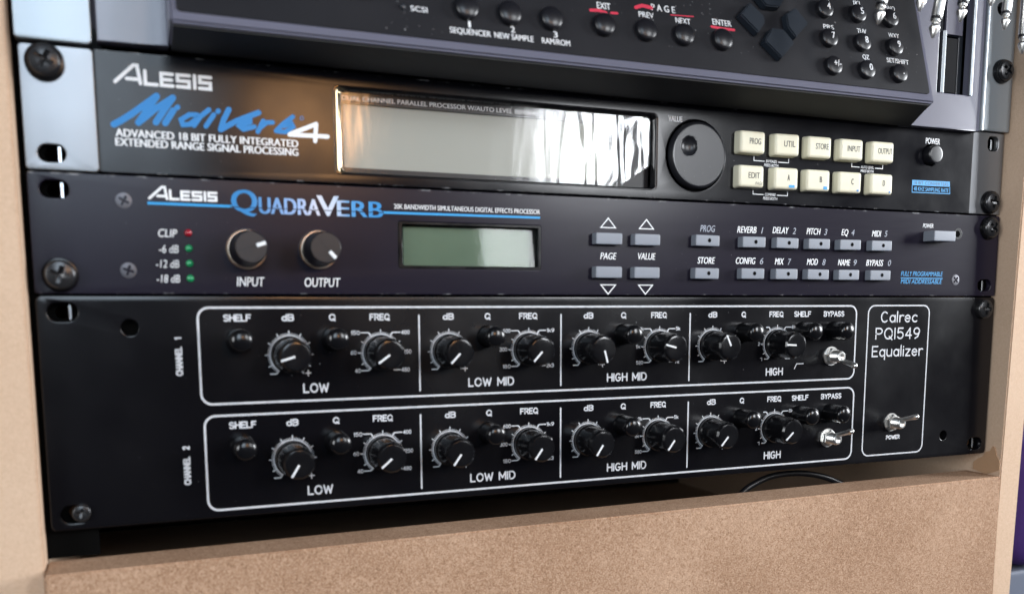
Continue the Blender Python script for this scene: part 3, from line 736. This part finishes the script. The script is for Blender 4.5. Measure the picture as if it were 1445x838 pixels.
# ================================================================== equalizer
eq = thing('equalizer', 'black two-channel parametric equalizer with white framed sections, sixteen dial knobs and toggle switches', 'equalizer', (0, 100, -177.4))
MB().box(-214, 214, 5, 260, -176.5, -90).build('chassis', 'chassis', eq)
hl = [slot(s*232.5, z, 10.5, 7) for s in (-1, 1) for z in (-95.25, -171.45)]+[circ(-209.7, -101.2, 3.1), circ(208.4, -165.5, 2.6)]
MB().plate(rr(-241.3, 241.3, -177.5, -89.2, 2.0, 4), hl, 0.0, 3.0, 0.5).build('panel', 'eq', eq)
MB().box(-214, -205, 3.1, 4.9, -106, -97).build('blanking_plate', 'hole', eq)
MB().box(204, 213, 3.1, 4.9, -170, -161).build('blanking_plate', 'hole', eq)
big = local(MB().lathe([(6.9, .3), (7.35, .8), (7.35, 2.2), (6.95, 2.8), (6.7, 12.6), (6.35, 14.4), (5.6, 15.3), (4.6, 15.5), (0, 15.5)], n=48), 'knob', 'gloss', 28)
# shallow flats round the knob body
for v in big.vertices:
    r = math.hypot(v.co.x, v.co.z)
    if r > 0.0055 and v.co.y < -0.0027:
        k = 1-0.022*(0.5+0.5*math.cos(12*math.atan2(v.co.z, v.co.x))); v.co.x *= k; v.co.z *= k
ptr = local(MB().box(.4, 6.1, -15.75, -15.2, -.42, .42, .12, 1), 'pointer', 'white')
ptr2 = local(MB().box(5.9, 6.9, -15.3, -11, -.42, .42, .1, 1), 'pointer', 'white')
sml = local(MB().lathe([(4.9, 0), (4.9, 1.2), (4.6, 1.6), (4.5, 9.4), (4.3, 10.6), (3.6, 11.4), (2.4, 11.9), (0, 12.1)], n=40), 'push_knob', 'gloss', 45)
KX = (-150.2, -112.2, -82.0, -44.3, -14.2, 23.6, 53.6, 92.2)
ANG = ((196, 215, 226, 227, 286, 165, 116, 177), (238, 220, 234, 234, 237, 233, 229, 222))
b = Multi(eq, 'engrave'); mp = face(0)
W1 = .5
for r_ in (0, 1):
    dz = -42.6*r_
    cz = -112.7+dz
    b.strip(rr(-185.0+.7*r_, 142.6+.6*r_, -131.6-.1*r_+dz+ (-.0), -93.7+dz, 4.2, 6), .85, mp, closed=True); b.flush('frame_line')
    for x in (-95.3, -28.3, 40.5): b.strip([(x, -97.2+dz), (x, -129.3+dz)], .72, mp, caps=True); b.flush('divider_line')
    for k, x in enumerate(KX):
        o = inst(big, 'knob', eq, (x, 0, cz), (0, -math.radians(ANG[r_][k]), 0))
        inst(ptr, 'pointer', o, (x, 0, cz)).rotation_euler = (0, 0, 0)
        P = lambda a, rad: (x+rad*math.cos(math.radians(a)), cz+rad*math.sin(math.radians(a)))
        b.strip([P(a, 7.75) for a in range(235, -56, -5)], .42, mp, d=.0)
        for a in range(235, -56, -5): b.strip([P(a, 7.9), P(a, 8.75)], .26, mp, caps=False, d=.012)
        for a in range(210, -31, -30): b.strip([P(a, 7.9), P(a, 9.7)], .42, mp, caps=False, d=.024)
        if k % 2 == 0:                         # gain scale
            b.strip([P(235, 7.8), (x-5.4, cz-7.6), (x-7.8, cz-7.6)], .5, mp, d=.03); b.strip([P(-55, 7.8), (x+5.4, cz-7.6)], .5, mp, d=.03)
            b.strip([(x+6.2, cz-7.6), (x+8.4, cz-7.6)], .45, mp, d=.036); b.strip([(x+7.3, cz-6.5), (x+7.3, cz-8.7)], .45, mp, d=.042)
        else:                                  # frequency scale
            f_ = {1: ('40', '60', '150', '400', '480', '250'), 3: ('180', '300', '600', '1k9', '2k3', ''), 5: ('580', '1k', '2k', '5k', '7k', ''), 7: ('1', '2', '', '8k', '', '')}[k]
            le = x-8.4 if k < 7 else x-7.4
            b.strip([P(235, 7.8), (x-5.6, cz-7.3), (le, cz-7.3)], .5, mp, d=.03); b.strip([P(-55, 7.8), (x+5.6, cz-7.3), (x+8.2, cz-7.3)], .5, mp, d=.03)
            b.strip([P(120, 8), (x-5.2, cz+8.5), (le if k < 7 else x-6.8, cz+8.5)], .5, mp, d=.03); b.strip([P(60, 8), (x+5.2, cz+8.5), (x+8.4, cz+8.5)], .5, mp, d=.03)
            b.strip([P(180, 8), (x-9.8, cz+.3)], .45, mp, d=.03)
            for t, xa, za, rt in ((f_[0], x-8.8, -8.2, 1), (f_[1], x-10.4, -.6, 1), (f_[2], x-8.8, 7.6, 1), (f_[3], x+8.9, 7.6, 0), (f_[4], x+8.7, -8.2, 0), (f_[5], x+9.6, -.6, 0)):
                if not t: continue
                tw = len(t)*1.25
                b.cur.stroke_text(t, xa-tw if rt else xa, xa if rt else xa+tw, cz+za, 1.8, .32, mp)
            if k == 7 and r_ == 0: b.strip([(x+11.5, cz-12.6), (x+12.8, cz-10.2), (x+17.0, cz-10.2)], .5, mp)
        b.flush('dial_scale')
    zl = -99.2+dz
    x_ = .7*r_
    for s, xa, xb in (('SHELF', -175.5, -164.8), ('dB', -152.9, -147.9), ('Q', -133.8, -130.9), ('FREQ', -116.8, -108.0), ('dB', -84.7, -79.6), ('Q', -65.4, -62.5), ('FREQ', -49.0, -40.0),
                      ('dB', -16.9, -11.8), ('Q', 2.6, 5.5), ('FREQ', 18.8, 27.5), ('dB', 50.8, 56.0), ('Q', 70.2, 73.0), ('FREQ', 87.0, 95.7), ('SHELF', 102.3, 113.0), ('BYPASS', 121.1, 134.5)):
        b.stroke_text(s, xa+x_*.6, xb+x_*.6, zl, 2.9, .6, mp)
    for s, xa, xb in (('LOW', -145.2, -134.5), ('LOW MID', -73.3, -51.4), ('HIGH MID', -4.5, 17.0), ('HIGH', 85.9, 96.5)): b.stroke_text(s, xa+x_*.7, xb+x_*.7, -128.5+dz, 4.0, .7, mp)
    # channel name runs upwards
    zc = (-120.0, -163.2)[r_]; xv = (-191.3, -190.3)[r_]
    b.stroke_text('CHANNEL', 0, 11.4, 0, 2.7, .62, lambda u, v, d: mp(xv-v, zc+u, d)); b.stroke_text('12'[r_], 14.0, 15.0 if r_ == 0 else 15.6, 0, 2.7, .6, lambda u, v, d: mp(xv-v, zc+u, d))
    for x in (-170.1, -132.4, -64.2, 4.0, 71.8, 107.7, 127.7): inst(sml, 'push_knob', eq, (x, 0, -106.4+dz))
b.strip(rr(150.6, 193.0, -173.5, -93.6, 4.2, 6), .72, mp, closed=True); b.flush('frame_line')
b.n = 'title'
b.stroke_text('Calrec', 159.2, 184.7, -102.6, 6.0, .75, mp); b.stroke_text('PQI549', 156.0, 187.0, -111.5, 6.3, .75, mp); b.stroke_text('Equalizer', 154.1, 189.6, -120.7, 6.0, .75, mp)
b.n = 'control_label'
b.stroke_text('POWER', 166.8, 176.5, -165.5, 2.4, .55, mp)
# toggle switches
nutm = local(MB().lathe([(4.3, 0), (4.3, 2.2), (3.9, 2.5), (3.1, 2.5)], n=6, cap=False), 'nut', 'chrome', 25)
was = local(MB().lathe([(4.9, 0), (4.9, .5), (3.0, .5)], n=32, cap=False), 'washer', 'chrome')
bus = MB(); pr = []
for i in range(9): pr += [(3.0, 2+i*.62), (2.75, 2.3+i*.62)]
bus.lathe(pr+[(2.7, 7.8), (2.3, 8.2), (1.5, 8.2), (0, 7.4)], n=28); bus = local(bus, 'bushing', 'chrome', 25)
lev = local(MB().lathe([(1.1, 6), (1.15, 9), (1.35, 16), (1.5, 17.8), (1.2, 18.8), (.6, 19.3), (0, 19.4)], n=20), 'lever', 'chrome')
for x, z, tilt, roll in ((126.8, -119.4, -13, .2), (126.8, -162.1, 17, .6), (169.8, -156.0, 15, .35)):
    tg = thing('toggle_switch', '', '', (x, 0, z)); del tg['label']; del tg['category']
    tg.parent = eq; tg.location = (Vector((x, 0, z))-WP[eq.name])*S
    inst(was, 'washer', tg, (x, 0, z)); inst(nutm, 'nut', tg, (x, -.4, z), (0, roll, 0)); inst(bus, 'bushing', tg, (x, 0, z)); inst(lev, 'lever', tg, (x, 0, z), (math.radians(-tilt), 0, 0))

# ================================================================== sampler
sm = thing('sampler', 'grey sampler with a jutting charcoal control panel, round keys and keypad, above the effects units', 'sampler', (0, 100, 0))
TL = 0.28; TN = Vector((0, -1, TL)).normalized()
def tilt(u, v, d=0.0):                         # v is the height z on the sloping face
    p = Vector((u, -35+TL*(v-2), v)); return tuple(p+TN*(d+0.06))
fr_ = MB()
P0 = [(-192, -35, 2.2), (152.2, -35, 2.0), (170, -3, -1.4), (-191, -3, 1.4)]
zt = 100; yt = -35+TL*(zt-2)
P1 = [(-192, yt, zt), (152.2, yt, zt), (157, -3, zt), (-191, -3, zt)]
a = [fr_.bm.verts.new(p) for p in P0]; c = [fr_.bm.verts.new(p) for p in P1]
fr_.bm.faces.new(a); fr_.bm.faces.new(c)
for i in range(4): fr_.bm.faces.new((a[i], a[(i+1) % 4], c[(i+1) % 4], c[i]))
bmesh.ops.bevel(fr_.bm, geom=list(fr_.bm.edges), offset=1.0, segments=3, affect='EDGES')
fr_.build('housing', 'samp', sm)
MB().box(-214, 214, 4.5, 300, 2.5, 128).build('chassis', 'chassis', sm)
fb_ = MB(); u0 = [(-191, -33, 1.9), (151, -33, 1.7), (169, -3.2, -1.8), (-190, -3.2, 1.0)]
ua = [fb_.bm.verts.new(p) for p in u0]; ub = [fb_.bm.verts.new((x, y, z-.5)) for x, y, z in u0]
fb_.bm.faces.new(ua); fb_.bm.faces.new(ub)
for i in range(4): fb_.bm.faces.new((ua[i], ua[(i+1) % 4], ub[(i+1) % 4], ub[i]))
fb_.build('bottom_plate', 'chassis', sm)
# base mouldings either side of the control panel
MB().plate([(-215.2, 1.2), (-190.9, 1.6), (-190.9, 130), (-215.2, 130)], [], -4.6, 3, .6).build('moulding', 'samp', sm)
MB().plate([(164, -1.9), (216.4, -1.9), (216.4, 130), (164, 130)], [rr(184.5, 207.4, 16.0, 82, .8, 3)], -5.0, -.4, .6).build('moulding', 'samp', sm)
b = MB().box(-1.0, 1.0, -6.4, -0.4, -1.7, 130, .8, 3)
for v in b.bm.verts: v.co.x += 216.6
b.build('lit_edge_strip', 'chrome' if False else 'sampear', sm)  # moulding edge made paler to show its bevel catching light
for s in (-1, 1):
    X = sorted((s*216.9, s*242.2)); zb = 0.4 if s < 0 else -.2
    hs = [slot(s*232.5, 6.35+1), slot(s*232.5, 38.1)] if s < 0 else [slot(232.5, 63)]
    MB().plate(rr(X[0], X[1], zb, 130, 1.5, 3), [slot(s*232.5, 63)], -1.6, 3.6, .5).build('ear', 'sampear', sm)
# floppy drive
fd = MB().box(184, 208, 2.6, 4.2, 15, 84).build('disk_drive', 'hole', sm, at=(196, 3, 50))
MB().plate(rr(189.6, 206.6, 16.6, 81, .5, 2), [rr(193.6, 203.4, 17.4, 46, .4, 2)], .4, 2.5, .3).build('drive_face', 'dpad', fd)
MB().box(193.8, 203.2, .6, 2.4, 17.6, 45.5, .3, 1).build('disk_slot', 'black', fd)
MB().box(192.4, 204.0, -1.4, .2, 46.4, 80, .4, 2).build('flap', 'samp', fd)
MB().box(190.2, 192.6, -1.8, .2, 16.8, 48, .3, 2).build('eject_button', 'sampear', fd)
MB().box(206.4, 208.2, -6.0, -4.8, 15.6, 84, .4, 2).build('rim', 'sampear', fd)
# control panel
cp = Ink()
q = [(-189.6, 6.0), (149.6, 6.2), (149.6, 95), (-189.6, 95)]
outer = [tilt(x, z, .5) for x, z in rr(-189.6, 149.6, 6.0, 95, 1.6, 4)]; inner = [tilt(x, z, -.4) for x, z in rr(-189.6, 149.6, 6.0, 95, 1.6, 4)]
vo = [cp.bm.verts.new(p) for p in outer]; vi = [cp.bm.verts.new(p) for p in inner]
cp.bm.faces.new(vo)
for i in range(len(vo)): cp.bm.faces.new((vo[i], vi[i], vi[(i+1) % len(vo)], vo[(i+1) % len(vo)]))
cp.fixn = True
cp.build('control_panel', 'sampanel', sm)
ry = math.atan(TL)
dome = local(MB().lathe([(4.8, 0), (4.8, 1.9), (4.55, 2.4), (3.7, 3.0), (2.1, 3.4), (0, 3.5)], n=40), 'round_key', 'rubber', 60)
domk = local(MB().lathe([(4.35, 0), (4.35, 1.9), (4.15, 2.3), (3.4, 2.6), (1.9, 2.85), (0, 2.95)], n=40), 'keypad_key', 'rubber', 60)
mpS = lambda u, v, d: tilt(u, v, d+.58)
tlt = (-ry, 0, 0)
def skey(me, nm, x, z):
    return inst(me, nm, sm, tilt(x, z, .45), tlt)
for x in (-84.0, -66.1, -48.2): skey(dome, 'round_key', x, 19.1)
for x in (-24.6, -4.9, 13.4, 32.9): skey(dome, 'round_key', x, 19.3)
kn = skey(local(MB().lathe([(8.8, 0), (8.6, 10), (7.6, 11), (0, 11)], n=40), 'volume_knob', 'rubber'), 'volume_knob', -124.5, 26.5)
KL = {'1': (92.0, 53.5), '2': (111.4, 53.5), '3': (130.9, 53.5), '4': (92.0, 40.2), '5': (111.4, 40.2), '6': (130.9, 40.2), '7': (92.0, 26.5), '8': (111.4, 26.5), '9': (130.9, 26.5), '+/-': (92.0, 13.6), '0': (111.4, 13.6), '.': (130.9, 13.6)}
kd = Vector((0, -1, 0))
for t, (x, z) in KL.items():
    o = skey(domk, 'keypad_key', x, z)
    b = Ink(); h = 3.2 if t != '.' else 1.0; wd = {1: 1.9, 3: 4.2}[len(t)] if t != '1' else 1.2
    if t == '.': wd = .8
    b.text(t, x+1.1-wd/2, x+1.1+wd/2, z-1.0, 3.0, lambda u, v, d: (u-x, -3.0-d, v-z), bold=.02); b.build('legend', 'white', o, at=(0, 0, 0)).location = (0, 0, 0)
# arrow keys
AR = {'up': [(52.6, 40.6), (56.9, 35.8), (64.6, 36.0), (69.0, 41.2), (60.8, 48.6)], 'left': [(42.0, 30.6), (50.8, 22.6), (55.8, 28.4), (55.4, 31.6), (48.6, 37.0)],
      'right': [(67.0, 33.6), (67.2, 27.4), (71.0, 22.8), (80.0, 30.8), (73.6, 37.8)], 'down': [(53.0, 19.8), (61.4, 12.4), (70.6, 20.8), (65.2, 26.6), (58.2, 26.6)]}
for nm, P in AR.items():
    cx = sum(p[0] for p in P)/len(P); czz = sum(p[1] for p in P)/len(P)
    b = MB(); k = .93
    lo_ = [b.bm.verts.new(tilt(x, z, .4)) for x, z in P]; hi = [b.bm.verts.new(tilt(cx+(x-cx)*k, czz+(z-czz)*k, 4.0)) for x, z in P]
    b.bm.faces.new(hi); b.bm.faces.new(lo_)
    for i in range(len(P)): b.bm.faces.new((lo_[i], lo_[(i+1) % len(P)], hi[(i+1) % len(P)], hi[i]))
    bmesh.ops.recalc_face_normals(b.bm, faces=b.bm.faces)
    bmesh.ops.bevel(b.bm, geom=list(b.bm.edges), offset=.5, segments=2, affect='EDGES')
    b.build('arrow_key', 'dpad', sm, at=tilt(cx, czz))
b = Multi(sm, 'white')
for s, x0, x1, z, c_ in (('SCSI', -106.2, -99.6, 15.9, 2.0), ('1', -83.6, -82.6, 12.1, 2.4), ('2', -66.0, -64.2, 12.1, 2.4), ('3', -47.6, -45.8, 12.1, 2.4), ('SEQUENCER', -91.4, -74.6, 9.2, 2.2), ('NEW SAMPLE', -73.2, -56.6, 9.2, 2.2), ('RAM/ROM', -53.0, -40.6, 9.2, 2.2),
                         ('EXIT', -26.2, -19.9, 26.6, 2.7), ('P A G E', -.2, 11.4, 29.0, 2.7), ('PREV', -6.8, .4, 25.4, 2.3), ('NEXT', 11.0, 18.4, 24.9, 2.3), ('ENTER', 29.8, 39.6, 26.3, 2.5),
                         ('PRS', 90.7, 96.7, 31.4, 2.1), ('TUV', 110.3, 115.9, 31.6, 2.1), ('WXY', 129.2, 135.8, 31.6, 2.1), ('QZ', 111.2, 115.2, 19.3, 2.1), ('SET/SHIFT', 125.7, 139.2, 19.2, 2.1),
                         ('GHI', 90.7, 96.3, 45.0, 2.1), ('JKL', 110.3, 115.9, 45.0, 2.1), ('MNO', 129.6, 136.0, 45.0, 2.1), ('LEFT', -91, -82, 33, 2.2), ('EDIT', -70, -61, 33, 2.2), ('DIGIT', -51, -42, 33, 2.2)):
    if s in ('LEFT', 'EDIT', 'DIGIT'): continue
    b.text(s, x0, x1, z, c_, mpS, bold=.014)
b = Multi(sm, 'red')
for P, wd in (([(-29.4, 25.4), (-26, 25.8), (-22.4, 25.2)], 1.3), ([(-19.8, 25.4), (-17, 25.6)], 1.0), ([(-7.8, 29.2), (-4.6, 30.4), (-.2, 30.0)], 1.5), ([(9.0, 28.0), (13, 28.2), (20.4, 28.6)], .45), ([(29.0, 25.2), (34, 25.0), (40.6, 25.0)], 1.1)):
    b.strip(P, wd, mpS, d=.02); b.flush('red_mark')
MB().lathe([(1.0, 0), (1.0, .8), (.6, 1.2), (0, 1.3)], n=16).build('activity_light', 'dpad', sm, at=(0, 0, 0)).location = (Vector(tilt(-109.2, 16.9, .4))-WP[sm.name])*S

# ================================================================== rack screws
def head_h(x, z):
    r = math.hypot(x, z); R = 5.4
    h = 2.9+0.8*(1-(r/R)**2)-(max(0, r-4.5)**2)*.9
    a, c_ = abs(x), abs(z)
    if (min(a, c_) < .8 and max(a, c_) < 3.2): h -= 2.2*(1-max(a, c_)/3.2*.55)
    return h
hd = local(MB().polar(5.4, head_h, 36, 72), 'head', 'blackscrew', 30)
ws = local(MB().lathe([(6.3, 0), (6.3, 1.2), (5.8, 2.4), (4.6, 2.6), (4.4, 0)], n=48, cap=False), 'washer', 'gloss')
sh = local(MB().lathe([(2.6, -9), (2.6, .8)], n=16), 'shank', 'steel')
def rscrew(x, y, z, rot, label, sc_=1.0, washer=True, lift=0.0):
    t = thing('rack_screw', label, 'screw', (x, y, z), 'rack mounting screws')
    hh = inst(hd, 'head', t, (x, y-lift, z), (0, rot, 0)); inst(sh, 'shank', t, (x, y, z))
    if washer: inst(ws, 'washer', t, (x, y, z))
    t.scale = (sc_, sc_, sc_)
rscrew(-232.9, .7, -6.6, .5, 'black cross-head screw with thick washer at upper left, beside the white logo', 1.05, True, 1.8)
rscrew(-232.3, 0, -81.6, .3, 'black cross-head screw with washer at lower left of the brushed effects unit', 1.0, True, 1.2)
rscrew(-230.5, 0, -171.0, .2, 'small dull screw without washer in the lower left corner of the equalizer', .62, False)
rscrew(233.2, -1.6, 31.0, .6, 'black cross-head screw on the grey right ear of the sampler', 1.0, True, 1.0)
rscrew(232.8, .7, -37.6, .2, 'black cross-head screw at lower right of the unit with ivory buttons', 1.0, True, .4)
rscrew(232.8, 0, -51.4, .7, 'black cross-head screw at upper right of the brushed unit, near its grey power button', 1.0, True, .4)
rscrew(232.6, 0, -95.6, .1, 'black cross-head screw at the upper right corner of the equalizer', 1.0, False, -.5)

# ================================================================== jack plugs hanging from above
def plug(tip, top, label, k=1.0):
    """tip point and a point further up the plug (world mm)"""
    t = thing('jack_plug', label, 'jack plug', tip, 'jack plugs hanging from above')
    d = (Vector(top)-Vector(tip)).normalized()
    rot = Vector((0, -1, 0)).rotation_difference(d).to_euler()
    for me, nm in ((ptip, 'tip'), (pring, 'ring'), (pslv, 'sleeve'), (phan, 'handle'), (pcab, 'cord')):
        o = inst(me, nm, t, tip, rot); o.scale = (k, k, k)
ptip = local(MB().lathe([(0, 0), (.5, .35), (1.3, 2.2), (2.05, 3.9), (2.2, 4.7), (1.9, 5.5), (1.25, 6.2), (1.2, 6.7), (1.75, 7.1), (1.75, 8.0)], n=28), 'tip', 'chrome', 50)
pring = local(MB().lathe([(1.75, 8.0), (2.3, 8.05), (2.3, 9.2), (2.0, 9.25)], n=28), 'ring', 'rubber')
pslv = local(MB().lathe([(2.25, 9.2), (2.25, 30)], n=28), 'sleeve', 'chrome')
phan = local(MB().lathe([(2.25, 30), (4.6, 30.2), (4.8, 60), (3.0, 68), (2.6, 80)], n=28), 'handle', 'rubber')
pcab = local(MB().lathe([(2.2, 80), (2.2, 160)], n=16), 'cord', 'cable')
YP = -75
for tip, label, k, dx in (((77.9, YP, 19.3), 'jack plug tip dangling in front of the number 6 key, blurred', .95, .22), ((99.4, YP, 26.6), 'jack plug tip at the top edge, dangling over the right border of the control panel', .95, .24),
                          ((107.4, YP, 16.8), 'longest silver jack plug, hanging before the disk drive with black ring in view', 1.0, .26), ((122.3, YP, 25.0), 'jack plug tip dangling before the bright right rim of the disk drive', .95, .22),
                          ((139.2, YP, 33.2), 'jack plug tip just peeping in at the top edge above the bright edge strip', .95, .2), ((148.1, YP, 24.5), 'silver jack plug hanging over the grey right ear, just above its screw', .85, .17),
                          ((159.8, YP, 15.6), 'rightmost jack plug, hanging before the bare brown side board', .9, .1)):
    plug(tip, (tip[0]+dx*30, YP+2, tip[2]+30), label, k)

# ================================================================== loose cable under the equalizer
def spline(P, n=8):
    P = [Vector(p) for p in P]; out = []
    for i in range(len(P)-1):
        p0, p1, p2, p3 = P[max(i-1, 0)], P[i], P[i+1], P[min(i+2, len(P)-1)]
        for k in range(n):
            t = k/n; out.append(.5*((2*p1)+(p2-p0)*t+(2*p0-5*p1+4*p2-p3)*t*t+(-p0+3*p1-3*p2+p3)*t**3))
    return out+[P[-1]]
t = MB().tube(spline([(84, 30, -245), (86, 29, -206), (95, 28, -194), (103, 28, -189.6), (114, 28, -186.4), (129, 28, -185.8), (144, 28, -187.8), (159, 29, -192.6), (170, 32, -200), (178, 40, -230), (180, 60, -246)]), 1.7)
t = t.build('cable', 'cable', None, at=(130, 28, -247))
t['label'] = 'loop of thin black cable arching up in the gap beneath the equalizer'; t['category'] = 'cable'

# ================================================================== things beyond the right side board
t = MB().box(430, 560, 120, 230, -302, -200, 24, 5).build('cushion', 'purple', None, at=(495, 175, -302))
t['label'] = 'dark purple cushion glimpsed past the right side board'; t['category'] = 'cushion'
t = MB().box(425, 462, 130, 250, -700, -304, 4, 3).build('storage_case', 'case', None, at=(444, 190, -700))
t['label'] = 'grey-blue case standing below the purple cushion, right of the rack'; t['category'] = 'case'
